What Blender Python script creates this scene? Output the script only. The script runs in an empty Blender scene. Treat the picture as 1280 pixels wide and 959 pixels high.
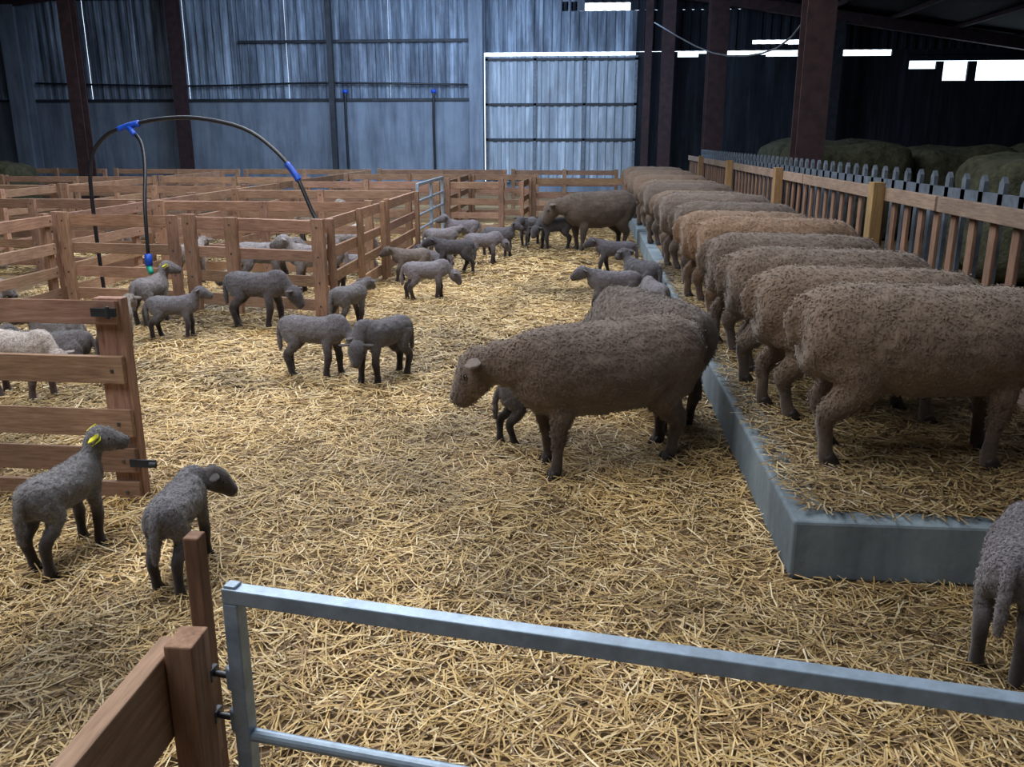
import bpy, math, random
import numpy as np
from mathutils import Vector, Matrix, noise
random.seed(7); rng=np.random.default_rng(7)
scene=bpy.context.scene
COL=scene.collection
try:
    scene.view_settings.view_transform='Standard'
except Exception: pass

# ------------------------------------------------------------------ materials
def newmat(name):
    m=bpy.data.materials.new(name); m.use_nodes=True
    nt=m.node_tree; nt.nodes.clear()
    out=nt.nodes.new('ShaderNodeOutputMaterial'); b=nt.nodes.new('ShaderNodeBsdfPrincipled')
    nt.links.new(b.outputs[0],out.inputs[0])
    return m,nt,b
def coords(nt,kind='Object',scale=(1,1,1)):
    tc=nt.nodes.new('ShaderNodeTexCoord'); mp=nt.nodes.new('ShaderNodeMapping')
    mp.inputs['Scale'].default_value=scale
    nt.links.new(tc.outputs[kind],mp.inputs[0]); return mp.outputs[0]
def ramp(nt,fac,stops):
    r=nt.nodes.new('ShaderNodeValToRGB'); e=r.color_ramp.elements
    while len(e)<len(stops): e.new(.5)
    for i,(p,c) in enumerate(stops):
        e[i].position=p; e[i].color=(*c,1)
    nt.links.new(fac,r.inputs[0]); return r.outputs[0]
def noisetex(nt,vec,scale,detail=6,rough=.6):
    n=nt.nodes.new('ShaderNodeTexNoise'); n.inputs['Scale'].default_value=scale
    n.inputs['Detail'].default_value=detail; n.inputs['Roughness'].default_value=rough
    nt.links.new(vec,n.inputs['Vector']); return n.outputs['Fac']
def mix(nt,a,b,fac,mode='MULTIPLY'):
    m=nt.nodes.new('ShaderNodeMix'); m.data_type='RGBA'; m.blend_type=mode
    for s,i in ((fac,0),(a,6),(b,7)):
        if hasattr(s,'links'): nt.links.new(s,m.inputs[i])
        else: m.inputs[i].default_value=s
    return m.outputs[2]
def bump(nt,b,h,strength,dist):
    n=nt.nodes.new('ShaderNodeBump'); n.inputs['Strength'].default_value=strength; n.inputs['Distance'].default_value=dist
    nt.links.new(h,n.inputs['Height']); nt.links.new(n.outputs[0],b.inputs['Normal'])
def attr(nt,name):
    a=nt.nodes.new('ShaderNodeAttribute'); a.attribute_name=name; return a.outputs['Color']

def wood_mat(name,stretch,c0,c1,c2):
    m,nt,b=newmat(name)
    v=coords(nt,'Object',stretch)
    f=noisetex(nt,v,6,8,.65)
    c=ramp(nt,f,[(.25,c0),(.5,c1),(.75,c2)])
    v2=coords(nt,'Object',(1,1,1)); f2=noisetex(nt,v2,2.2,4)
    g=ramp(nt,f2,[(.3,(.62,.6,.6)),(.65,(1,1,1))])
    c=mix(nt,c,g,1.0); c=mix(nt,c,attr(nt,'col'),1.0)
    nt.links.new(c,b.inputs['Base Color']); b.inputs['Roughness'].default_value=.75
    bump(nt,b,f,.35,.004); return m
W0,W1,W2=(.21,.115,.08),(.40,.245,.165),(.55,.37,.265)
M_rail=wood_mat('wood_rail',(1.2,14,14),W0,W1,W2)
M_post=wood_mat('wood_post',(14,14,1.2),W0,W1,W2)
M_pale=wood_mat('wood_pale_post',(12,12,1.0),(.26,.15,.06),(.42,.27,.12),(.54,.36,.18))
M_grail=wood_mat('wood_feed_rail',(14,1.2,14),(.20,.14,.10),(.34,.245,.185),(.46,.345,.27))
def simple(name,c,rough=.6,metal=0,nscale=8,var=.3,bs=0.1,bd=.003):
    m,nt,b=newmat(name); v=coords(nt); f=noisetex(nt,v,nscale)
    lo=tuple(x*(1-var) for x in c); hi=tuple(min(1,x*(1+var)) for x in c)
    nt.links.new(ramp(nt,f,[(.3,lo),(.7,hi)]),b.inputs['Base Color'])
    b.inputs['Roughness'].default_value=rough; b.inputs['Metallic'].default_value=metal
    if bs: bump(nt,b,f,bs,bd)
    return m
M_galv=simple('galvanised_steel',(.36,.47,.60),.42,.3,35,.22,.1,.001)
M_galvd=simple('weathered_galvanised_steel',(.13,.16,.20),.6,.2,12,.4,.1,.001)
M_black=simple('black_poly_pipe',(.012,.014,.02),.4,0)
M_blue=simple('blue_connector',(.01,.08,.55),.4,0)
M_green=simple('green_teat',(.01,.35,.25),.4,0)
M_steelred=simple('red_oxide_steel',(.036,.017,.021),.8,.0,6,.5)
M_dark=simple('dark_steel',(.03,.035,.045),.6,.3,6,.4)
M_bolt=simple('bolt_steel',(.12,.13,.15),.4,.8)
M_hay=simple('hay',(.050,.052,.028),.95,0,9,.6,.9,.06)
M_tag=simple('yellow_tag',(.85,.78,.03),.4,0)
M_hoof=simple('hoof',(.018,.013,.011),.6,0)
M_eye,nt,b=newmat('eye'); b.inputs['Base Color'].default_value=(.008,.006,.005,1); b.inputs['Roughness'].default_value=.12

def concrete(name,c,hi):
    m,nt,b=newmat(name); v=coords(nt); f=noisetex(nt,v,1.2,10,.65)
    v2=coords(nt,'Object',(3,3,.35)); f2=noisetex(nt,v2,1.5,6)
    a=ramp(nt,f,[(.3,c),(.7,hi)]); s=ramp(nt,f2,[(.3,(.55,.55,.58)),(.6,(1,1,1))])
    nt.links.new(mix(nt,a,s,1.0),b.inputs['Base Color']); b.inputs['Roughness'].default_value=.85
    f3=noisetex(nt,v,25,6); bump(nt,b,f3,.3,.01); return m
M_conc=concrete('concrete_wall',(.15,.19,.25),(.22,.27,.345))
M_step=concrete('concrete_step',(.12,.165,.20),(.32,.40,.46))
def corr(name,lo,hi,rust,p=(.32,.5,.68)):
    m,nt,b=newmat(name); v=coords(nt,'Object',(3.2,1,.22)); f=noisetex(nt,v,1.6,6,.7)
    c=ramp(nt,f,[(p[0],lo),(p[1],tuple((a+b_)/2*.8 for a,b_ in zip(lo,hi))),(p[2],hi)])
    v2=coords(nt,'Object',(1,1,.5)); f2=noisetex(nt,v2,1.1,8,.7)
    r=ramp(nt,f2,[(.35,rust),(.55,(1,1,1))])
    nt.links.new(mix(nt,c,r,.8),b.inputs['Base Color']); b.inputs['Roughness'].default_value=.8
    b.inputs['Specular IOR Level'].default_value=.1
    return m
M_corr=corr('corrugated_sheet',(.08,.105,.145),(.38,.47,.60),(.55,.50,.50),(.34,.50,.66))  # pale vertical streaks paint light through the sheet gaps into the colour
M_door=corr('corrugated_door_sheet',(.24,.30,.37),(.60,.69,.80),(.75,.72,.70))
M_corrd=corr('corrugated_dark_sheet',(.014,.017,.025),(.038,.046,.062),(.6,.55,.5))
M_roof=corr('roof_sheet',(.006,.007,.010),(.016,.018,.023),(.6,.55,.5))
m,nt,b=newmat('straw_floor'); v=coords(nt); f=noisetex(nt,v,26,12,.8)
c=ramp(nt,f,[(.3,(.11,.070,.032)),(.5,(.27,.18,.085)),(.7,(.44,.32,.16))])
f2=noisetex(nt,v,.9,4); c=mix(nt,c,ramp(nt,f2,[(.3,(.45,.40,.37)),(.62,(1,1,1))]),1.0)
nt.links.new(c,b.inputs['Base Color']); b.inputs['Roughness'].default_value=.9; bump(nt,b,f,.8,.02); M_floor=m
m,nt,b=newmat('straw_strand'); nt.links.new(attr(nt,'col'),b.inputs['Base Color']); b.inputs['Roughness'].default_value=.6; M_straw=m
def wool(name,sc,ds,var=.25):
    m,nt,b=newmat(name); v=coords(nt); f=noisetex(nt,v,sc,8,.75)
    oi=nt.nodes.new('ShaderNodeObjectInfo')
    c=mix(nt,attr(nt,'col'),oi.outputs['Color'],1.0)
    c=mix(nt,c,ramp(nt,f,[(.3,(1-var*2,)*3),(.65,(1+var,)*3)]),1.0)
    f2=noisetex(nt,v,5,4); c=mix(nt,c,ramp(nt,f2,[(.3,(.78,.74,.72)),(.65,(1.1,1.08,1.05))]),1.0)
    nt.links.new(c,b.inputs['Base Color']); b.inputs['Roughness'].default_value=.95
    b.inputs['Sheen Weight'].default_value=.3
    bump(nt,b,f,.5,ds); return m
M_wool=wool('sheep_wool',45,.010,.16); M_lwool=wool('lamb_wool',95,.008,.32)

# ------------------------------------------------------------------ mesh builder
class MB:
    def __init__(s): s.v=[];s.f=[];s.m=[];s.c=[];s.n=0;s.mats=[]
    def mi(s,mat):
        if mat not in s.mats: s.mats.append(mat)
        return s.mats.index(mat)
    def add(s,vs,fs,mat,col=(1,1,1)):
        k=s.mi(mat); o=s.n
        s.v+= [tuple(x) for x in vs]; s.n+=len(vs)
        s.c+= [col]*len(vs)
        for f in fs: s.f.append(tuple(i+o for i in f)); s.m.append(k)
    def box(s,x0,x1,y0,y1,z0,z1,mat,col=None,jit=0,M=None):
        if col is None:
            g=random.uniform(.75,1.15); col=(g,g*random.uniform(.94,1.04),g*random.uniform(.9,1.05))
        vs=[Vector((x,y,z)) for x in (x0,x1) for y in (y0,y1) for z in (z0,z1)]
        if jit: vs=[v+Vector((0,0,random.uniform(-jit,jit))) for v in vs]
        if M is not None: vs=[M@v for v in vs]
        s.add(vs,[(0,1,3,2),(4,6,7,5),(0,4,5,1),(2,3,7,6),(0,2,6,4),(1,5,7,3)],mat,col)
    def tube(s,pts,r,mat,n=10,col=(1,1,1),sub=4):
        P=[(*p,r,r) for p in pts] if not hasattr(r,'__len__') else [(*p,q,q) for p,q in zip(pts,r)]
        vs,fs,_=loft(P,n,sub); s.add(vs,fs,mat,col)
    def build(s,name,bevel=0,smooth=False,loc=(0,0,0),rot=0):
        me=bpy.data.meshes.new(name); me.from_pydata(s.v,[],s.f)
        for m in s.mats: me.materials.append(m)
        me.polygons.foreach_set('material_index',s.m)
        a=me.color_attributes.new('col','FLOAT_COLOR','POINT')
        a.data.foreach_set('color',np.hstack([np.array(s.c,float),np.ones((s.n,1))]).ravel())
        if smooth: me.polygons.foreach_set('use_smooth',[True]*len(s.f))
        me.update()
        o=bpy.data.objects.new(name,me); COL.objects.link(o); o.location=loc; o.rotation_euler=(0,0,rot)
        if bevel:
            b=o.modifiers.new('bevel','BEVEL'); b.width=bevel; b.segments=2; b.limit_method='ANGLE'
        return o
def resample(P,sub):
    P=np.array(P,float); 
    if len(P)<3 or sub<2: return P
    out=[]; n=len(P)
    for i in range(n-1):
        p0=P[max(i-1,0)];p1=P[i];p2=P[i+1];p3=P[min(i+2,n-1)]
        for k in range(sub):
            t=k/sub
            q=.5*((2*p1)+(-p0+p2)*t+(2*p0-5*p1+4*p2-p3)*t*t+(-p0+3*p1-3*p2+p3)*t**3)
            q[3:]=np.maximum(q[3:],np.minimum(p1[3:],p2[3:])*.9); out.append(q)
    out.append(P[-1]); return np.array(out)
def loft(P,n=12,sub=4,ref=(0,1,0)):
    S=resample(P,sub); c=S[:,:3]; T=np.gradient(c,axis=0); T/= (np.linalg.norm(T,axis=1)[:,None]+1e-9)
    side=np.array(ref,float); vs=[];fs=[]
    if abs(side@T[0])>.95: side=np.array([1.,0,0])
    for i in range(len(c)):
        side=side-(side@T[i])*T[i]; side/=np.linalg.norm(side)+1e-9
        up=np.cross(T[i],side)
        for k in range(n):
            a=2*math.pi*k/n
            vs.append(c[i]+side*math.cos(a)*S[i,3]+up*math.sin(a)*S[i,4])
    L=len(c)
    for i in range(L-1):
        for k in range(n):
            k2=(k+1)%n; fs.append((i*n+k,i*n+k2,(i+1)*n+k2,(i+1)*n+k))
    vs.append(c[0]-T[0]*S[0,3]*.5); vs.append(c[-1]+T[-1]*S[-1,3]*.5)
    a=len(vs)-2;b_=len(vs)-1
    for k in range(n):
        k2=(k+1)%n; fs.append((a,k2,k)); fs.append((b_,(L-1)*n+k,(L-1)*n+k2))
    return [tuple(v) for v in vs],fs,S

# ------------------------------------------------------------------ animals
def unit(v): v=np.array(v,float); return v/np.linalg.norm(v)
def make_animal(name,kind,poll,hdir,legs=(0,0,0,0),seed=0,lying=False,tag=None,darkface=.5):
    """legs: fore/aft foot offset for FL,FR,HL,HR"""
    random.seed(seed); R=np.random.default_rng(seed)
    V=[];F=[];samples=[]
    A= kind=='adult'
    def part(P,dark,n=14,sub=4,ref=(0,1,0)):
        vs,fs,S=loft(P,n,sub,ref); o=len(V); V.extend(vs); F.extend([tuple(i+o for i in f) for f in fs])
        L=len(S)
        for i,q in enumerate(S):
            d=np.interp(i/(L-1),np.linspace(0,1,len(dark)),dark)
            samples.append((q[0],q[1],q[2],max((q[3]+q[4])/2,.012),d))
    hd=unit(hdir); poll=np.array(poll,float)
    if A:
        T=[(-.55,0,.575,.06,.07),(-.53,0,.575,.15,.15),(-.46,0,.565,.205,.20),(-.32,0,.548,.23,.22),(-.12,0,.527,.255,.238),(.08,0,.525,.25,.236),(.26,0,.537,.225,.225),(.40,0,.548,.17,.195),(.48,0,.55,.10,.13)]
        nb=[(.28,0,.59,.14,.16),(.41,0,.60,.125,.145)]
        hs=1.08
        FLg=[(.29,.09,.54,.08,.11),(.27,.115,.40,.062,.082),(.285,.12,.27,.043,.050),(.285,.118,.205,.037,.040),(.285,.115,.12,.028,.030),(.285,.115,.055,.031,.034),(.30,.115,.012,.036,.042)]
        HLg=[(-.37,.09,.54,.12,.17),(-.32,.13,.40,.090,.135),(-.345,.135,.31,.060,.080),(-.420,.128,.225,.040,.050),(-.41,.12,.13,.030,.033),(-.40,.12,.055,.032,.035),(-.38,.12,.012,.036,.042)]
    else:
        T=[(-.245,0,.35,.025,.03),(-.225,0,.352,.062,.07),(-.16,0,.35,.085,.09),(-.05,0,.342,.093,.092),(.05,0,.34,.093,.095),(.14,0,.345,.083,.097),(.20,0,.355,.060,.078),(.235,0,.36,.035,.05)]
        nb=[(.12,0,.375,.055,.07),(.19,0,.40,.05,.062)]
        hs=.60
        FLg=[(.14,.045,.345,.035,.055),(.13,.055,.265,.030,.040),(.14,.057,.20,.025,.028),(.145,.057,.155,.027,.030),(.14,.057,.09,.021,.022),(.14,.057,.04,.023,.025),(.15,.057,.008,.024,.028)]
        HLg=[(-.165,.045,.345,.045,.075),(-.135,.06,.27,.036,.058),(-.155,.062,.215,.029,.036),(-.205,.06,.165,.026,.031),(-.198,.058,.09,.022,.023),(-.19,.058,.04,.024,.026),(-.178,.058,.008,.024,.029)]
    if lying:
        T=[(x,y,z-.235,a,b) for x,y,z,a,b in T]; nb=[(x,y,z-.235,a,b) for x,y,z,a,b in nb]
    part(T,[0,0,0],n=20,sub=5)
    mid=np.array(nb[1][:3])*.45+poll*.55+np.array([0,0,-.01 if A else 0])
    rn=(.10,.115) if A else (.038,.046)
    part([nb[0],nb[1],(*mid,rn[0],rn[1]),(*(poll-hd*.02*hs),rn[0]*.85,rn[1]*.85)],[0,0,0,(.1 if A or darkface<.9 else .6)*darkface],n=16,sub=4)
    sidev=unit(np.cross([0,0,1],hd)) if abs(hd[2])<.97 else np.array([0,1.,0])
    upv=np.cross(hd,sidev)
    H=[(-.05,.055,.06,0),(-.01,.082,.092,0),(.05,.092,.102,-.004),(.105,.082,.090,-.010),(.155,.064,.070,-.016),(.20,.054,.058,-.022),(.228,.044,.046,-.026),(.24,.025,.028,-.028)]
    P=[]
    for t,a,b,dz in H:
        q=poll+hd*t*hs+upv*dz*hs; P.append((*q,a*hs*(1.0 if A else 1.06),b*hs))
    hl=[0,.1,.6,1,1] if A else ([.8,1,1,1,1] if darkface>.9 else [.1,.3,.8,1,1])
    part(P,[q*darkface for q in hl],n=16,sub=4,ref=tuple(sidev))
    feet=[]
    for i,(L,sg) in enumerate(((FLg,1),(FLg,-1),(HLg,1),(HLg,-1))):
        off=legs[i]; z0=L[0][2]
        if lying:
            f0=i<2; bx=L[0][0]
            if f0: PP=[(bx,sg*.06,.09,.04,.045),(bx+.02,sg*.09,.05,.028,.03),(bx+.10,sg*.085,.03,.02,.02),(bx+.03,sg*.08,.022,.017,.017),(bx-.02,sg*.075,.02,.018,.018)]
            else: PP=[(bx,sg*.07,.10,.06,.06),(bx+.07,sg*.11,.06,.04,.045),(bx-.03,sg*.12,.035,.024,.024),(bx+.06,sg*.125,.022,.018,.018),(bx+.11,sg*.12,.02,.018,.018)]
            part(PP,[0,.3,.9,1,1],n=12); continue
        PP=[]
        for x,y,z,a,b in L:
            t=min(1,max(0,(z0-z)/z0))
            PP.append((x+off*t**1.2,sg*y,z,a,b))
        part(PP,[0,0,.10,.5,.85,1,1] if A else [0,0,.55,.95,1,1,1],n=12)
        feet.append((PP[-1][0],PP[-1][1]))
    if A: part([(-.52,0,.69,.04,.04),(-.572,0,.63,.038,.04),(-.580,0,.56,.03,.032),(-.572,0,.50,.02,.022)],[0,0,0])
    elif lying: part([(-.22,0,.16,.018,.018),(-.26,.01,.11,.016,.016),(-.28,.02,.04,.013,.013)],[0,0])
    else: part([(-.215,0,.405,.022,.022),(-.252,.004,.375,.020,.020),(-.268,.008,.31,.019,.019),(-.270,.01,.24,.018,.018),(-.266,.01,.18,.011,.011)],[0,0,.1])
    me=bpy.data.meshes.new('tmp'); me.from_pydata(V,[],F); me.update()
    ob=bpy.data.objects.new('tmp',me); COL.objects.link(ob)
    r=ob.modifiers.new('r','REMESH'); r.mode='VOXEL'; r.voxel_size=.0125 if A else .0062
    sm=ob.modifiers.new('s','SMOOTH'); sm.iterations=6; sm.factor=.5
    dg=bpy.context.evaluated_depsgraph_get(); ev=ob.evaluated_get(dg); em=bpy.data.meshes.new_from_object(ev)
    n=len(em.vertices); co=np.empty(n*3); em.vertices.foreach_get('co',co); co=co.reshape(-1,3)
    no=np.empty(n*3); em.vertices.foreach_get('normal',no); no=no.reshape(-1,3)
    faces=[tuple(p.vertices) for p in em.polygons]
    bpy.data.objects.remove(ob)
    S=np.array(samples)
    dark=np.zeros(n)
    for i in range(0,n,4000):
        d=np.linalg.norm(co[i:i+4000,None,:]-S[None,:,:3],axis=2)/S[None,:,3]
        w=np.exp(-6*(d-d.min(axis=1,keepdims=True))); dark[i:i+4000]=(w*S[None,:,4]).sum(1)/w.sum(1)
    sc=12 if A else 30; amp=(.008 if A else .0055)
    nz=np.array([noise.noise(Vector(c)*sc)+.4*noise.noise(Vector(c)*sc*2.3) for c in co])
    co=co+no*(nz*amp*(1-dark*.85))[:,None]
    if not lying: co[:,2]=np.maximum(co[:,2],0)
    if A: cw=np.array([.265,.205,.165]); cd=np.array([.075,.054,.046])
    else: cw=np.array([.215,.205,.215]); cd=np.array([.028,.018,.017])
    nz2=np.array([noise.noise(Vector(c)*(6 if A else 15)+Vector((5,5,5))) for c in co])
    dk=np.clip(dark+nz2*.25*(dark>.03)*(dark<.97),0,1)
    col=cw[None]*(1-dk[:,None])+cd[None]*dk[:,None]
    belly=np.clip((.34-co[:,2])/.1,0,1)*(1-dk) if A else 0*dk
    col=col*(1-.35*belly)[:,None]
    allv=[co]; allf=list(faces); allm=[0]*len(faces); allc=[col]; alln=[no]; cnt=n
    wi=np.where(dk<.6)[0]; K=24000 if A else 14000
    idx=R.choice(wi,K); base=co[idx]; nn=no[idx]; nn=nn/(np.linalg.norm(nn,axis=1)[:,None]+1e-9)
    ln=R.uniform(.010,.020,K) if A else R.uniform(.006,.013,K); wd=R.uniform(.003,.006,K)[:,None] if A else R.uniform(.0016,.003,K)[:,None]
    tg=R.normal(0,.6 if A else 1.0,(K,3))+np.array([-.25,0,-.5]); tg=tg-(tg*nn).sum(1)[:,None]*nn; tg/=np.linalg.norm(tg,axis=1)[:,None]+1e-9
    dirv=tg+nn*R.uniform(.12,.38,(K,1)); dirv/=np.linalg.norm(dirv,axis=1)[:,None]
    sd=np.cross(nn,dirv); sd/=np.linalg.norm(sd,axis=1)[:,None]+1e-9
    base=base+R.normal(0,.004 if A else .002,(K,3))*1.0+nn*(.001)
    p0_=base+sd*wd; p1_=base-sd*wd; p2_=base+dirv*ln[:,None]
    gn=np.cross(p1_-p0_,p2_-p0_); flip=(gn*nn).sum(1)<0
    q0=np.where(flip[:,None],p1_,p0_); q1=np.where(flip[:,None],p0_,p1_)
    tri=np.stack([q0,q1,p2_],1).reshape(-1,3)
    tc=col[idx]*(R.uniform(.9,1.15,(K,1)) if A else R.uniform(.75,1.35,(K,1))); tc=np.repeat(tc,3,0)
    allv.append(tri); allc.append(tc); alln.append(np.repeat(nn,3,0)); allf+=[(cnt+3*i,cnt+3*i+1,cnt+3*i+2) for i in range(K)]; allm+=[0]*K; cnt+=3*K
    def addm(vs,fs,mi,c):
        nonlocal cnt
        allv.append(np.array(vs)); allc.append(np.tile(np.array(c,float),(len(vs),1))); alln.append(np.zeros((len(vs),3)))
        allf.extend([tuple(i+cnt for i in f) for f in fs]); allm.extend([mi]*len(fs)); cnt+=len(vs)
    facec=cw*(1-darkface)+cd*darkface
    for sg in (1,-1):
        up2=upv if upv[2]>0 else -upv
        b0=poll+sidev*sg*.060*hs+up2*.045*hs
        d=unit(sidev*sg-hd*.20+np.array([0,0,-.22]))
        q=[b0,b0+d*.035*hs,b0+d*.08*hs,b0+d*.115*hs,b0+d*.14*hs]
        w=[.016,.030,.038,.027,.006]
        vs,fs,_=loft([(*a,ww*hs,.010*hs) for a,ww in zip(q,w)],10,3,tuple(unit(hd*.6+up2*.6)))
        addm(vs,fs,0,facec*1.1)
        e=poll+hd*.085*hs+sidev*sg*.079*hs+up2*.022*hs
        vs=[];fs=[]
        for a in range(7):
            for k in range(10):
                ph=math.pi*a/6; tt=2*math.pi*k/10
                vs.append(e+.0135*hs*np.array([math.sin(ph)*math.cos(tt),math.sin(ph)*math.sin(tt),math.cos(ph)]))
        for a in range(6):
            for k in range(10): fs.append((a*10+k,a*10+(k+1)%10,(a+1)*10+(k+1)%10,(a+1)*10+k))
        addm(vs,fs,1,(1,1,1))
        e=poll+hd*.236*hs+sidev*sg*.020*hs-up2*.014*hs
        vs,fs,_=loft([(*(e-hd*.006*hs),.006*hs,.008*hs),(*(e+hd*.006*hs),.004*hs,.005*hs)],8,1,tuple(sidev))
        addm(vs,fs,1,(1,1,1))
        if tag and (sg==-1 or tag=='both'):
            t0=b0+d*.09*hs
            nrm=unit(np.cross(d,unit(hd*.6+up2*.6))); u=unit(np.cross(nrm,d)); r=.044*hs
            for off in (.014*hs,-.014*hs):
                c0=t0+nrm*off
                vs=[c0+d*a*r+u*b_*r+nrm*e_ for e_ in (-.002,.002) for a,b_ in ((-.9,-.8),(.6,-1),(1.1,0),(.6,1),(-.9,.8))]
                addm(vs,[(0,1,2,3,4),(9,8,7,6,5)]+[(k,(k+1)%5,(k+1)%5+5,k+5) for k in range(5)],3,(1,1,1))
    e=poll+hd*.215*hs-up2*.052*hs
    addm(*loft([(*(e+sidev*.035*hs-hd*.02*hs),.004*hs,.004*hs),(*(e+hd*.02*hs),.004*hs,.004*hs),(*(e-sidev*.035*hs-hd*.02*hs),.004*hs,.004*hs)],6,3)[:2],1,(1,1,1))
    for fx,fy in feet:
        rr=.038 if A else .025
        for s2 in (-1,1):
            addm(*loft([(fx-.2*rr,fy+s2*rr*.48,rr*1.15,rr*.48,rr*.7),(fx+.1*rr,fy+s2*rr*.5,rr*.5,rr*.55,rr*.9),(fx+.2*rr,fy+s2*rr*.5,.001,rr*.6,rr*1.05)],8,2,(0,1,0))[:2],2,(1,1,1))
    v=np.vstack(allv); c=np.vstack(allc)
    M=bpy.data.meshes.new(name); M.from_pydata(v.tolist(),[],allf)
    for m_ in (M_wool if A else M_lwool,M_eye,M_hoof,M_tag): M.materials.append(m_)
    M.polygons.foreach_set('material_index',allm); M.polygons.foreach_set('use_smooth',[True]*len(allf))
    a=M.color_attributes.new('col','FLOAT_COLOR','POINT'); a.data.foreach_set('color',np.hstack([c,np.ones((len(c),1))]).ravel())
    M.update()
    NN=np.vstack(alln); auto=np.empty(len(v)*3); M.vertices.foreach_get('normal',auto); auto=auto.reshape(-1,3)
    auto[n:n+3*K]=NN[n:n+3*K]
    try: M.normals_split_custom_set_from_vertices(auto.tolist())
    except Exception: pass
    return M

sheep_eat =[make_animal('sheep_eating','adult',(.60,.0,.50),(.62,0,-.78),(0.02,-.04,.03,-.03),1),
            make_animal('sheep_eating_low','adult',(.60,.04,.46),(.55,.1,-.83),(-.05,.03,-.06,.04),2)]
sheep_A=make_animal('sheep_walking','adult',(.61,-.10,.59),(.50,-.32,-.76),(.03,-.05,.04,-.06),3,darkface=.4)
sheep_B=make_animal('sheep_grazing','adult',(.66,.04,.40),(.55,.1,-.84),(-.05,.06,-.05,.06),4)
lamb_up   =make_animal('lamb_head_up','lamb',(.255,0,.48),(.93,0,-.30),(.01,-.02,.03,-.03),11,darkface=.45)
lamb_upR  =make_animal('lamb_looking_right','lamb',(.235,-.02,.495),(.60,-.78,-.20),(.02,-.02,.03,-.03),12,tag='both',darkface=.25)
lamb_turn =make_animal('lamb_turned','lamb',(.23,-.085,.39),(.30,-.75,-.65),(-.01,.02,.02,-.04),13,darkface=.95)
lamb_down =make_animal('lamb_head_down','lamb',(.30,-.01,.30),(.62,-.05,-.78),(.03,-.04,-.03,.04),14,darkface=.6)
lamb_downL=make_animal('lamb_sniffing','lamb',(.28,.04,.30),(.50,.35,-.80),(-.02,.03,.03,-.02),15,darkface=.8)
lamb_walk =make_animal('lamb_walking','lamb',(.28,0,.43),(.93,.1,-.36),(.07,-.06,-.06,.07),16,darkface=.7)
lamb_suck =make_animal('lamb_suckling','lamb',(.27,.03,.38),(.85,.25,.10),(-.04,.03,-.05,.04),18,darkface=.7)
lamb_lie  =make_animal('lamb_lying','lamb',(.24,.02,.22),(.80,.4,-.30),(0,0,0,0),17,lying=True,darkface=.5)
def place(name,me,x,y,z,head,sc=1,col=(1,1,1)):
    o=bpy.data.objects.new(name,me); COL.objects.link(o); o.location=(x,y,z); o.rotation_euler=(0,0,math.radians(head)); o.scale=(sc,)*3
    o.color=(*col,1); return o
STEP=.25
rows=[3.74,4.36,5.00,5.78,6.65,7.6,8.5,9.5,10.6,11.8,13.0,14.4,16.0,17.8]
cols=[(1.0,.97,.93),(1.02,.97,.9),(.90,.89,.88),(.80,.80,.80),(1.25,1.05,.84),(1.15,1.0,.84),(.66,.68,.71),(.78,.79,.83),(.95,.93,.9),(.72,.75,.79),(1.1,1.05,1),(1.2,1.15,1.1),(1.35,1.3,1.25),(1.35,1.3,1.25)]
random.seed(5)
for i,(y,c) in enumerate(zip(rows,cols)):
    dx=[.07,-.02,-.05,-.06,0,-.05,0,-.05,-.05,-.08,-.05,-.08,-.1,-.1][i]
    place('sheep',sheep_eat[i%2],1.40+dx,y,STEP,[0,-1,-4,-2,-4,-1,-5,-3][i%8],[1.0,.98,1.0,1.0,1.04,1.0,1.02,1.05,1.0,1.05,1.03,1.06,1.08,1.08][i],c)
place('sheep',sheep_A,.09,4.20,0,209,.97,(.76,.75,.77))
place('sheep',sheep_B,.36,5.08,0,116,.96,(.60,.62,.67))
place('sheep',sheep_A,.15,13.2,0,215,1.12,(.62,.63,.66))
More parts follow.
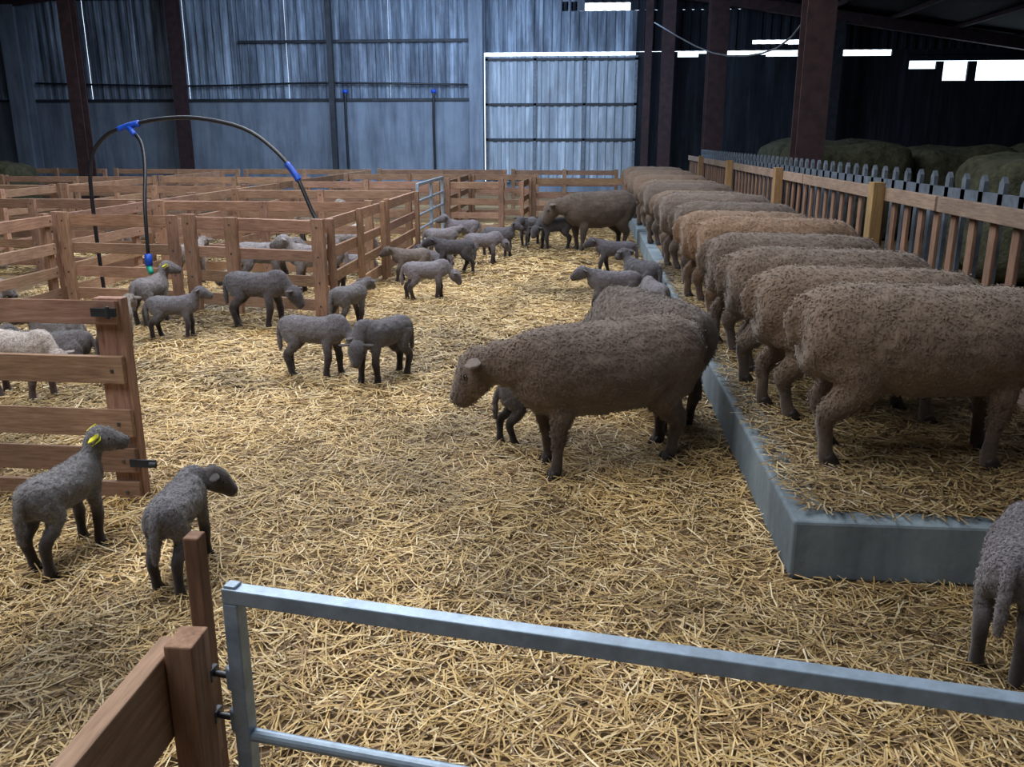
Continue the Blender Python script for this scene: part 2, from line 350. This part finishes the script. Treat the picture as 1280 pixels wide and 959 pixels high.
L=[ # mesh,x,y,z,heading,scale,col
 (lamb_upR,-2.01,2.98,0,84,.87,(1.05,1.1,1.15)),
 (lamb_turn,-1.50,2.88,0,96,.83,(.95,1.0,1.1)),
 (lamb_down,-1.86,5.72,0,-8,.98,(1,1.02,1.12)),
 (lamb_downL,-1.36,5.66,0,238,.99,(.8,.83,.92)),
 (lamb_walk,-2.04,7.30,0,65,.88,(1,1.02,1.1)),
 (lamb_down,-2.85,7.28,0,-6,1.12,(.68,.69,.78)),
 (lamb_up,-3.38,6.80,0,12,.82,(.95,.98,1.1)),
 (lamb_upR,-3.85,7.35,0,85,.98,(1.25,1.25,1.3)),
 (lamb_walk,-2.02,9.9,0,205,.88,(1.2,1.1,1.0)),
 (lamb_down,-1.62,8.72,0,15,.92,(1.35,1.35,1.5)),
 (lamb_walk,-1.62,10.6,0,190,.95,(.5,.5,.57)),
 (lamb_down,-1.35,11.4,0,20,.95,(1.25,1.25,1.4)),
 (lamb_up,-1.22,12.2,0,-20,.95,(.6,.6,.68)),
 (lamb_up,-1.85,13.0,0,200,1.0,(1.2,1.2,1.35)),
 (lamb_walk,-2.0,12.0,0,20,.95,(1.4,1.4,1.5)),
 (lamb_lie,-1.95,11.2,0,150,1.0,(.8,.8,.9)),
 (lamb_walk,-.90,13.5,0,250,1.0,(.85,.9,1.02)),
 (lamb_downL,-.47,13.1,0,200,1.1,(.6,.62,.7)),
 (lamb_walk,.26,8.05,0,183,.98,(.95,.97,1.1)),
 (lamb_downL,.60,7.55,0,105,.95,(1.1,1.12,1.25)),
 (lamb_up,.56,8.75,0,130,1.0,(.5,.53,.62)),
 (lamb_walk,.35,10.6,0,175,.95,(.6,.6,.72)),
 (lamb_turn,1.375,2.62,0,62,.98,(1.0,1.0,1.1)),
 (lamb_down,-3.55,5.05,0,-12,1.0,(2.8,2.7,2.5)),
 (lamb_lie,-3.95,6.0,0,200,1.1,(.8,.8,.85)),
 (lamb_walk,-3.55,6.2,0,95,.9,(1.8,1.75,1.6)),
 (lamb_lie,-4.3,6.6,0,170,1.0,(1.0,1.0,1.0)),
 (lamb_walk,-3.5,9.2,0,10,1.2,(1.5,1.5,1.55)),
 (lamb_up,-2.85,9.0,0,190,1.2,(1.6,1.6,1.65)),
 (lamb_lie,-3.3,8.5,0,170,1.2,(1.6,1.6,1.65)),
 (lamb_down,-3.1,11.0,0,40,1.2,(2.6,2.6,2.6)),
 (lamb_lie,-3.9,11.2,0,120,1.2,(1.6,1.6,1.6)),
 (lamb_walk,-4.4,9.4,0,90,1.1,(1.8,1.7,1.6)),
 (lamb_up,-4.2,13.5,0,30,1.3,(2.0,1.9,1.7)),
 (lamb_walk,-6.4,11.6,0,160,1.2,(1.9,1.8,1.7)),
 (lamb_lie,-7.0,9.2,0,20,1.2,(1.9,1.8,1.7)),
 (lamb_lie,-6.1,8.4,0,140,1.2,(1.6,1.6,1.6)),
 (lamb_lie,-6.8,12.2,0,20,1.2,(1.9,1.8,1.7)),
 (lamb_lie,-2.9,10.5,0,200,1.2,(1.3,1.3,1.4)),
 (lamb_suck,-.25,4.47,0,14,.82,(.62,.58,.58)),
]
for me,x,y,z,h,s,c in L: place('lamb',me,x,y,z,h,s,c)

# ------------------------------------------------------------------ room
def boxobj(name,x0,x1,y0,y1,z0,z1,mat,bev=0):
    b=MB(); b.box(x0,x1,y0,y1,z0,z1,mat,(1,1,1)); return b.build(name,bev)
XL,XR,YF,YB=-20,14,-5,27
boxobj('floor',XL,XR,YF,YB,-.2,0,M_floor)
boxobj('wall_left',XL-.2,XL,YF,YB,0,7.2,M_conc)
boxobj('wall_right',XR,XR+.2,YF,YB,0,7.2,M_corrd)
boxobj('wall_front',XL,XR,YF-.2,YF,0,7.2,M_conc)
def sheet(mb,x0,x1,y,z0,z1,mat,pitch=.26,d=.045,nz=1):
    n=int((x1-x0)/pitch); vs=[]
    xs=[]
    for i in range(n):
        b=x0+i*pitch; xs+=[(b,0),(b+.36*pitch,0),(b+.5*pitch,-d),(b+.86*pitch,-d)]
    xs.append((x1,0)); 
    for z in (z0,z1): vs+=[(x,y+dy,z) for x,dy in xs]
    m=len(xs); fs=[(i,i+1,i+1+m,i+m) for i in range(m-1)]
    mb.add(vs,fs,mat)
wb=MB()
wb.box(XL,-3.45,YB,YB+.25,0,2.76,M_conc,(1,1,1))
wb.box(XL,-3.45,YB-.06,YB,2.70,2.78,M_dark,(1,1,1))
x=XL
k=0
while x<-3.5:
    x1=min(x+1.56,-3.45); sheet(wb,x,x1,YB+.05+.015*(k%2),2.78,7,M_corr); x=x1; k+=1
for z in (4.35,): wb.box(-10.5,-3.45,YB-.1,YB-.01,z,z+.08,M_dark,(1,1,1))
wb.box(-17,-3.45,YB-.1,YB-.01,5.6,5.7,M_dark,(1,1,1))
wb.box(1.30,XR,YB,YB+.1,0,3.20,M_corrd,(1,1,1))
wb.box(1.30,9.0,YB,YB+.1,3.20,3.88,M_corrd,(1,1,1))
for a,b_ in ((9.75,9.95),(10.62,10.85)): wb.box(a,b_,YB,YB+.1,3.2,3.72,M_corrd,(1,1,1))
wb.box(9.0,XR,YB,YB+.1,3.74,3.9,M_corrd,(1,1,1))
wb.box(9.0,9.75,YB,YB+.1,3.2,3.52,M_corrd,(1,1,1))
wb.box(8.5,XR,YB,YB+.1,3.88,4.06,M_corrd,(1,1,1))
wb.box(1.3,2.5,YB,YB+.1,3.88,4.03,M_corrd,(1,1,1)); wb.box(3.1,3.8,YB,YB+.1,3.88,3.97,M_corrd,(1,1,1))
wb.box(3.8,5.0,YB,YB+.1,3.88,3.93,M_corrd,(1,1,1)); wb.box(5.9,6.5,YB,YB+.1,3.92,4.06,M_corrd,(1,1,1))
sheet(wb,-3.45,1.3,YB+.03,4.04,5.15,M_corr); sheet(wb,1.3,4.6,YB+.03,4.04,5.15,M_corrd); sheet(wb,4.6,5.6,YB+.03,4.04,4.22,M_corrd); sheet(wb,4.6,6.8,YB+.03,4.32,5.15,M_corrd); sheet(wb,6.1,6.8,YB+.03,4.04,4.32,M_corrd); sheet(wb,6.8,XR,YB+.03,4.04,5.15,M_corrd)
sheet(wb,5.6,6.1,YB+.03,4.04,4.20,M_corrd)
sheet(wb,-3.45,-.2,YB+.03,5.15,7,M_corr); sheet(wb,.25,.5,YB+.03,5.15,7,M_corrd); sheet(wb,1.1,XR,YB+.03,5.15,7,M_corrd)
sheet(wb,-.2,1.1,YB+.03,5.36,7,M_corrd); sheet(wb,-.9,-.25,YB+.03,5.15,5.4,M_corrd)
wb.box(-3.45,1.5,YB,YB+.25,-.0,.35,M_conc,(1,1,1))
wb.build('wall_back')
d=MB(); sheet(d,-3.08,1.36,YB-.10,.35,3.93,M_door,.24,.04)
for z in (.4,1.55,2.55,3.8): d.box(-3.08,1.36,YB-.18,YB-.145,z,z+.07,M_dark,(1,1,1))
for xx in (-3.08,-1.65,-.2,1.28): d.box(xx,xx+.08,YB-.18,YB-.145,.35,3.93,M_galvd,(1,1,1))
d.build('door_sliding')
c=MB()
def rz(x): return 7.0-abs(x+6)*.11 if x<-6 else 7.0-(x+6)*.15
xs=np.linspace(XL-.2,XR+.2,133); vs=[];fs=[]
for yy in (YF-.2,YB+.3):
    for i,xx in enumerate(xs): vs.append((xx,yy,rz(xx)))
m_=len(xs); fs=[(i,i+m_,i+m_+1,i+1) for i in range(m_-1)]
c.add(vs,fs,M_roof)
c.add([(a,b_,z+.08) for a,b_,z in vs],fs,M_roof)
c.build('ceiling')
t=MB()
for Y in (4,12.2,19.5,26.4):
    for a,b_ in ((XL+.1,-6),(-6,XR-.1)):
        z0,z1=rz(a)-.2,rz(b_)-.2
        vs=[(a,Y-.1,z0-.18),(b_,Y-.1,z1-.18),(b_,Y+.1,z1-.18),(a,Y+.1,z0-.18),(a,Y-.1,z0+.12),(b_,Y-.1,z1+.12),(b_,Y+.1,z1+.12),(a,Y+.1,z0+.12)]
        t.add(vs,[(0,3,2,1),(4,5,6,7),(0,1,5,4),(1,2,6,5),(2,3,7,6),(3,0,4,7)],M_steelred)
for xx in np.arange(XL+1,XR,1.7): t.box(xx,xx+.08,YF+.1,YB-.05,rz(xx)-.12,rz(xx)-.02,M_steelred,(1,1,1))
t.build('trim_1')
M_sky,nt,b=newmat('translucent_roof_sheet'); b.inputs['Base Color'].default_value=(.7,.8,.9,1)
b.inputs['Emission Color'].default_value=(.75,.87,1,1); b.inputs['Emission Strength'].default_value=1.5
for i,(xx,yy,w,h,e,cc) in enumerate(((-3.5,2.2,5,7,390,(1,.96,.92)),(-1.8,9.5,4,5,350,(.97,.97,1)),(-6,14,6,6,400,(.82,.90,1)),(-3.5,21.0,9,4,820,(.54,.72,1)),(7,5,3,6,30,(.8,.88,1)))):
    w2=w/2; h2=h/2
    s=MB(); s.add([(xx-w2,yy-h2,rz(xx-w2)-.015-.0),(xx+w2,yy-h2,rz(xx+w2)-.015),(xx+w2,yy+h2,rz(xx+w2)-.015),(xx-w2,yy+h2,rz(xx-w2)-.015)],[(0,1,2,3)],M_sky)
    s.build('window_%d'%(i+1))
    ld=bpy.data.lights.new('skylight_fill_lamp','AREA'); ld.shape='RECTANGLE'; ld.size=w; ld.size_y=h; ld.energy=e; ld.color=cc  # fill lamps added under the unseen roof panels to brighten the barn
    lo=bpy.data.objects.new('skylight_fill_lamp',ld); COL.objects.link(lo); lo.location=(xx,yy,min(rz(xx-w2),rz(xx+w2))-.45)
    if i==3: lo.rotation_euler=(math.radians(48),0,0)  # extra lamp added here, tilted to brighten the back wall
def column(x,y,w,mat,h=None,name='steel_column'):
    b=MB(); t=.03; h=h or rz(x)-.36
    b.box(-w/2,w/2,-w/2,-w/2+t,0,h,mat,(1,1,1)); b.box(-w/2,w/2,w/2-t,w/2,0,h,mat,(1,1,1)); b.box(-t/2,t/2,-w/2+t,w/2-t,0,h,mat,(1,1,1))
    b.box(-w/2-.01,w/2+.03,-w/2-.06,w/2+.06,0,.03,mat,(1,1,1))
    return b.build(name,loc=(x,y,0))
column(2.88,12.2,.36,M_steelred); column(2.90,21.7,.42,M_steelred); column(2.15,26.2,.34,M_steelred)
column(-11.68,20,.28,M_steelred); column(-12.2,26.4,.32,M_steelred); column(1.62,26.5,.20,M_steelred); column(-3.3,26.6,.40,M_conc)
column(-7.6,26.5,.16,M_dark); column(6.8,26.4,.3,M_dark)
column(-17.2,26.4,.5,M_conc)
for xx in (-7.3,-4.62):
    b=MB(); b.tube([(xx,YB-.15,3.0),(xx-.02,YB-.15,2),(xx,YB-.15,0.0)],.04,M_black); b.box(xx-.07,xx+.07,YB-.2,YB-.08,2.92,3.02,M_blue,(1,1,1)); b.build('water_pipe',smooth=True)
b=MB(); b.tube([(-17,YB-.13,3.25),(-12,YB-.13,3.15),(-8,YB-.13,3.22),(-3.6,YB-.13,3.15)],.03,M_black); b.build('wall_cable',smooth=True)
b=MB(); b.tube([(1.4,21,4.1),(2.2,17,3.1),(2.75,14,2.9),(2.88,12.0,3.4)],.014,M_galvd); b.build('hanging_cable',smooth=True)

s=MB(); s.box(.79,2.30,3.03,21,0,STEP-.012,M_step,(1,1,1)); s.build('feeding_step',.012)
s=MB(); s.box(.93,2.28,3.14,20.9,STEP-.012,STEP,M_floor,(1,1,1)); s.build('step_bedding')

# ------------------------------------------------------------------ fences
R4=[(.08,.19),(.30,.40),(.53,.63),(.79,.90)]
R5=[(.005,.09),(.14,.26),(.31,.44),(.56,.68),(.83,.93)]
def fence(p0,p1,rails=R4,posts=None,front=True,h=None,pw=.09,name='wooden_fence'):
    p0=Vector(p0);p1=Vector(p1);d=p1-p0;Ln=d.length;ang=math.atan2(d.y,d.x)
    b=MB(); h=h or rails[-1][1]+.01
    if posts is None:
        n=max(2,int(round(Ln/1.5))+1); posts=[pw/2+(Ln-pw)*i/(n-1) for i in range(n)]
    for z0,z1 in rails:
        b.box(random.uniform(0,.02),Ln-random.uniform(0,.02),-.014,.014,z0,z1,M_rail,None,.006)
    for q in posts:
        s=-1 if front else 1
        y0,y1=(.0155,.0155+.055) if s>0 else (-.0705,-.0155)
        b.box(q-pw/2,q+pw/2,y0,y1,0,h+random.uniform(-.01,.02),M_post)
        for z0,z1 in rails:
            yy=-.019 if s>0 else -.075
            b.box(q-.008,q+.008,yy,yy+.006,(z0+z1)/2-.008,(z0+z1)/2+.008,M_bolt,(1,1,1))
    return b.build(name,.004,loc=(p0.x,p0.y,0),rot=ang)
random.seed(3)
fence((-5.0,3.60),(-1.99,3.53),R5,[.06,1.5,2.94],front=False,h=.925,pw=.13)
b=MB(); b.box(-.05,.07,-.006,.006,-.02,.015,M_dark,(1,1,1)); b.tube([(.05,-.02,0),(.08,-.02,.0)],.012,M_dark); b.build('gate_latch',loc=(-1.97,3.50,.20))
b=MB(); b.box(-.06,.05,-.006,.006,-.018,.018,M_dark,(1,1,1)); b.tube([(.03,-.03,-.02),(.03,-.03,.03)],.008,M_dark);b.build('gate_latch',loc=(-2.05,3.50,.885))
fence((-3.74,7.97),(-2.33,7.66),R4,[.05,.50,1.40],front=True,pw=.12)
fence((-5.08,8.15),(-3.85,8.02),R4,None)
for a,b_ in ((5.0,8.05),(8.2,11.2),(11.3,14.4),(14.5,17.6),(17.7,20.8)):
    fence((-5.16,a),(-5.13,b_),R4,None,front=False)
fence((-2.36,7.75),(-2.38,10.0),R4); fence((-2.38,10.1),(-2.40,12.15),R4)
fence((-5.05,12.3),(-2.45,12.25),R4); fence((-5.05,10.05),(-2.46,10.02),R4)
fence((-2.42,14.9),(-1.38,14.85),R4,[.06,.98],h=.98); fence((-1.15,15.0),(-1.10,16.45),R4)
fence((-1.05,16.6),(.72,16.55),R4)
fence((-5.05,15.0),(-2.5,14.95),R4); fence((-5.05,18.2),(-1.0,18.2),R4); fence((-2.45,15.0),(-2.45,18.1),R4)
for y in (10.3,13.4,16.6,20.9): fence((-11.5,y),(-8.35,y-.03),R4); fence((-8.25,y),(-5.25,y-.02),R4)
for y in (13.4,17,20.9): fence((-15.5,y),(-11.7,y),R4)
fence((-5.0,20.95),(-1.9,20.95),R4); fence((-1.8,20.95),(.7,20.95),R4)
for a in (7.2,10.4,13.5,16.7): fence((-8.30,a),(-8.30,a+2.95),R4)
fence((-11.6,13.5),(-11.6,16.9),R4)
fence((-8.2,5.6),(-5.25,5.7),R4)
def tgate(name,p0,p1,zs,posts,r=.017,sq=True):
    p0=Vector(p0);p1=Vector(p1);d=p1-p0;Ln=d.length
    b=MB()
    for i,z in enumerate(zs):
        if i==len(zs)-1 and sq: b.box(-r,Ln+r,-r,r,z-r,z+r,M_galv,(1,1,1))
        else: b.tube([(0,0,z),(Ln/2,0,z),(Ln,0,z)],r*.85,M_galv,14)
    for q in posts: b.box(q-r,q+r,-r,r,zs[0]-.05,zs[-1]-r if sq else zs[-1]+.02,M_galv,(1,1,1))
    return b,Ln,math.atan2(d.y,d.x)
b,l,a=tgate('g',(-2.39,12.35),(-2.43,14.75),[.15,.35,.55,.75,.98],[0,1.2,2.4],.022)
b.build('metal_gate',.003,loc=(-2.39,12.35,0),rot=a)
b,l,a=tgate('g',(-.515,1.126),(1.9,.71),[.14,.32,.51,.70,.945],[0,1.2,2.42],.0125)
b.box(-.010,.010,-.010,.010,.944,.962,M_galv,(1,1,1))
for z in (.725,.80):
    b.tube([(-.085,.0,z),(-.05,0,z),(-.014,0,z)],.0055,M_bolt,8)
    b.tube([(-.012,-.0,z-.018),(-.012,0,z+.018)],.012,M_galv,12)
    b.box(-.055,-.045,-.011,.011,z-.011,z+.011,M_bolt,(1,1,1))
b.build('metal_gate',.003,loc=(-.515,1.126,0),rot=a)
b=MB(); b.box(-.022,.022,-.03,.03,0,.882,M_post,(1.1,1.05,1.0)); 
for z0,z1 in ((.72,.862),(.45,.58),(.18,.31)): b.box(-.056,-.024,-.95,.03,z0,z1,M_grail,(1.3,1.15,1.0))
b.box(-.034,-.008,.085,.115,0,1.0,M_post,(.75,.68,.62))
b.box(-.052,-.0,.032,.084,.10,.16,M_post)
b.box(-.052,-.0,.032,.084,.62,.68,M_post)
b.build('wooden_fence',.003,loc=(-.585,1.105,0))

X0=2.36
b=MB()
for i in range(5):
    y0=2.4+i*3.8; y1=y0+3.76
    b.box(X0-.02,X0+.02,y0,y1,1.13,1.23,M_grail); b.box(X0-.02,X0+.02,y0,y1,.42,.52,M_grail); b.box(X0+.03,X0+.07,y0,y1,.05,.40,M_grail)
y=2.45
while y<21.3:
    b.box(X0+.022,X0+.046,y,y+.085,.3,1.19,M_post,(.7,.66,.64)); y+=.29
for y in (3.5,7.3,11.05,14.85,18.6):
    b.box(X0-.11,X0-.021,y-.07,y+.07,.0 ,1.27,M_pale)
b.build('feed_fence',.004)
b=MB(); y=2.4
b.box(X0+.27,X0+.30,2.4,21.3,1.08,1.26,M_galvd,(.9,.9,.9)); b.box(X0+.27,X0+.30,2.4,21.3,.0,.1,M_galvd,(.9,.9,.9))
while y<21.3:
    b.add([(X0+.27,y,0),(X0+.30,y,0),(X0+.30,y+.07,0),(X0+.27,y+.07,0),(X0+.27,y,1.33),(X0+.30,y,1.33),(X0+.30,y+.07,1.33),(X0+.27,y+.07,1.33),(X0+.27,y+.035,1.37),(X0+.30,y+.035,1.37)],
      [(0,1,5,4),(1,2,6,5),(2,3,7,6),(3,0,4,7),(4,5,9,8),(7,6,9,8),(4,8,7),(5,6,9)],M_galvd); y+=.29
b.build('metal_feed_barrier')
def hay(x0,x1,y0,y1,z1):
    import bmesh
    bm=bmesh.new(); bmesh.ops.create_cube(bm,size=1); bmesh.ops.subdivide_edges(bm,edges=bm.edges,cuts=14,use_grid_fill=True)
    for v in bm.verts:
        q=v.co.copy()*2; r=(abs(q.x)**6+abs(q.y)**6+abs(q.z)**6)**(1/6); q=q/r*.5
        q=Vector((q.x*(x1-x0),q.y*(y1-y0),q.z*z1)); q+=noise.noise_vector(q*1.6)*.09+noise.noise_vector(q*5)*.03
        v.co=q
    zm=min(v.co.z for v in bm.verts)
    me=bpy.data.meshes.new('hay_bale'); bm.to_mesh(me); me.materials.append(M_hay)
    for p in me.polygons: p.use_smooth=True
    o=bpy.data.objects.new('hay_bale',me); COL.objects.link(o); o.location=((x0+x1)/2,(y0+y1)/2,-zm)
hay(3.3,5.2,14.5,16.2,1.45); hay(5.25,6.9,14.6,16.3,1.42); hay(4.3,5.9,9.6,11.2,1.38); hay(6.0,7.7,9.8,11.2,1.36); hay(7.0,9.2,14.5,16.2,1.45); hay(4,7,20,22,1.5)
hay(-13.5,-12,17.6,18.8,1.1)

b=MB()
b.tube([(-4.92,8.45,.0),(-4.93,8.45,.7),(-4.90,8.45,1.35),(-4.72,8.45,1.62),(-4.45,8.42,1.72),(-4.10,8.38,1.785),(-3.70,8.33,1.79),(-3.25,8.27,1.70),(-2.95,8.2,1.52),(-2.72,8.12,1.28),(-2.56,8.05,.95),(-2.50,8.02,.86)],.019,M_black,12)
b.tube([(-4.45,8.42,1.70),(-4.28,8.3,1.58),(-4.16,8.1,1.36),(-4.10,7.9,1.0),(-4.08,7.82,.55)],.017,M_black,12)
b.tube([(-4.55,8.43,1.69),(-4.45,8.42,1.72),(-4.33,8.41,1.745)],.032,M_blue,12); b.tube([(-4.45,8.42,1.72),(-4.36,8.36,1.64)],.028,M_blue,12)
b.tube([(-2.80,8.14,1.38),(-2.72,8.12,1.28),(-2.69,8.11,1.23)],.03,M_blue,12)
b.tube([(-4.08,7.82,.56),(-4.08,7.81,.46)],.035,M_blue,12); b.tube([(-4.08,7.81,.45),(-4.04,7.76,.40)],.026,M_green,12)
b.build('milk_feeder_hoop',smooth=True)

# ------------------------------------------------------------------ straw strands
def strands(name,n,xr,yr,z0,width,length,lift,seed,keep=None,bright=1.0):
    R=np.random.default_rng(seed)
    x=R.uniform(*xr,n); y=R.uniform(*yr,n)
    if keep is not None:
        k=keep(x,y); x=x[k];y=y[k]; n=len(x)
    L_=R.uniform(*length,n)*.5; w=R.uniform(*width,n)*.5; a=R.uniform(0,2*np.pi,n)
    z=z0+R.uniform(.003,lift,n); tilt=R.normal(0,.14,n)
    ca,sa=np.cos(a),np.sin(a); bend=R.normal(0,.12,n)
    V=np.zeros((n,6,3))
    for j,t in enumerate((-1,0,1)):
        off=bend*L_*(1-abs(t)*1.0)
        cx=x+ca*L_*t-sa*off; cy=y+sa*L_*t+ca*off; cz=z+L_*t*tilt
        roll=R.uniform(-.6,.6,n) if j==0 else roll
        for s,sg in enumerate((-1,1)):
            V[:,j*2+s,0]=cx-sa*w*sg*np.cos(roll); V[:,j*2+s,1]=cy+ca*w*sg*np.cos(roll); V[:,j*2+s,2]=np.maximum(cz+w*sg*np.sin(roll),z0+.001)
    me=bpy.data.meshes.new(name); me.vertices.add(n*6); me.vertices.foreach_set('co',V.ravel())
    base=(np.arange(n)*6)[:,None]; q=np.concatenate([base+np.array([[0,1,3,2]]),base+np.array([[2,3,5,4]])],1).ravel()
    me.loops.add(n*8); me.loops.foreach_set('vertex_index',q); me.polygons.add(n*2); me.polygons.foreach_set('loop_start',np.arange(n*2)*4)
    me.update(calc_edges=True)
    pal=np.array([(.60,.43,.18),(.70,.53,.27),(.48,.32,.13),(.78,.65,.41),(.33,.21,.10),(.19,.12,.06)])
    pr=np.array([.27,.25,.18,.11,.11,.08])
    ci=R.choice(6,n,p=pr); c=pal[ci]*R.uniform(.8,1.1,(n,1))*bright
    pn=np.array([noise.noise(Vector((a_*.7,b_*.7,0)))+.6*noise.noise(Vector((a_*2.1,b_*2.1,3))) for a_,b_ in zip(x,y)])
    c*=np.clip(.95+pn*.85,.38,1.22)[:,None]
    c=np.repeat(np.hstack([c,np.ones((n,1))]),6,0)
    at=me.color_attributes.new('col','FLOAT_COLOR','POINT'); at.data.foreach_set('color',c.ravel())
    me.materials.append(M_straw); o=bpy.data.objects.new(name,me); COL.objects.link(o)
notstep=lambda x,y: ~((x>.77)&(y>3.0))
wedge=lambda x,y: notstep(x,y)&(np.abs(x+.085*y)<.68*y+.6)
strands('straw_bedding',95000,(-4.2,3.0),(.6,5.2),0,(.003,.006),(.04,.17),.03,21,wedge)
strands('straw_bedding',75000,(-6,.78),(5,10),0,(.005,.009),(.06,.18),.03,22,wedge)
strands('straw_bedding',40000,(-9,.78),(10,17),0,(.009,.014),(.08,.2),.03,23,wedge)
strands('straw_bedding',26000,(.82,2.26),(3.08,10),STEP,(.004,.007),(.04,.15),.02,24,None,.5)

w=bpy.data.worlds.new('World'); scene.world=w; w.use_nodes=True
bg=w.node_tree.nodes['Background']; bg.inputs[0].default_value=(.72,.86,1,1); bg.inputs[1].default_value=3.0
cd=bpy.data.cameras.new('camera'); cd.sensor_width=36; cd.lens=1085/1280*36; cd.clip_start=.05
cam=bpy.data.objects.new('camera',cd); COL.objects.link(cam); cam.location=(0,0,1.6)
cam.rotation_euler=(math.radians(90-15.73),0,math.radians(4.87)); scene.camera=cam
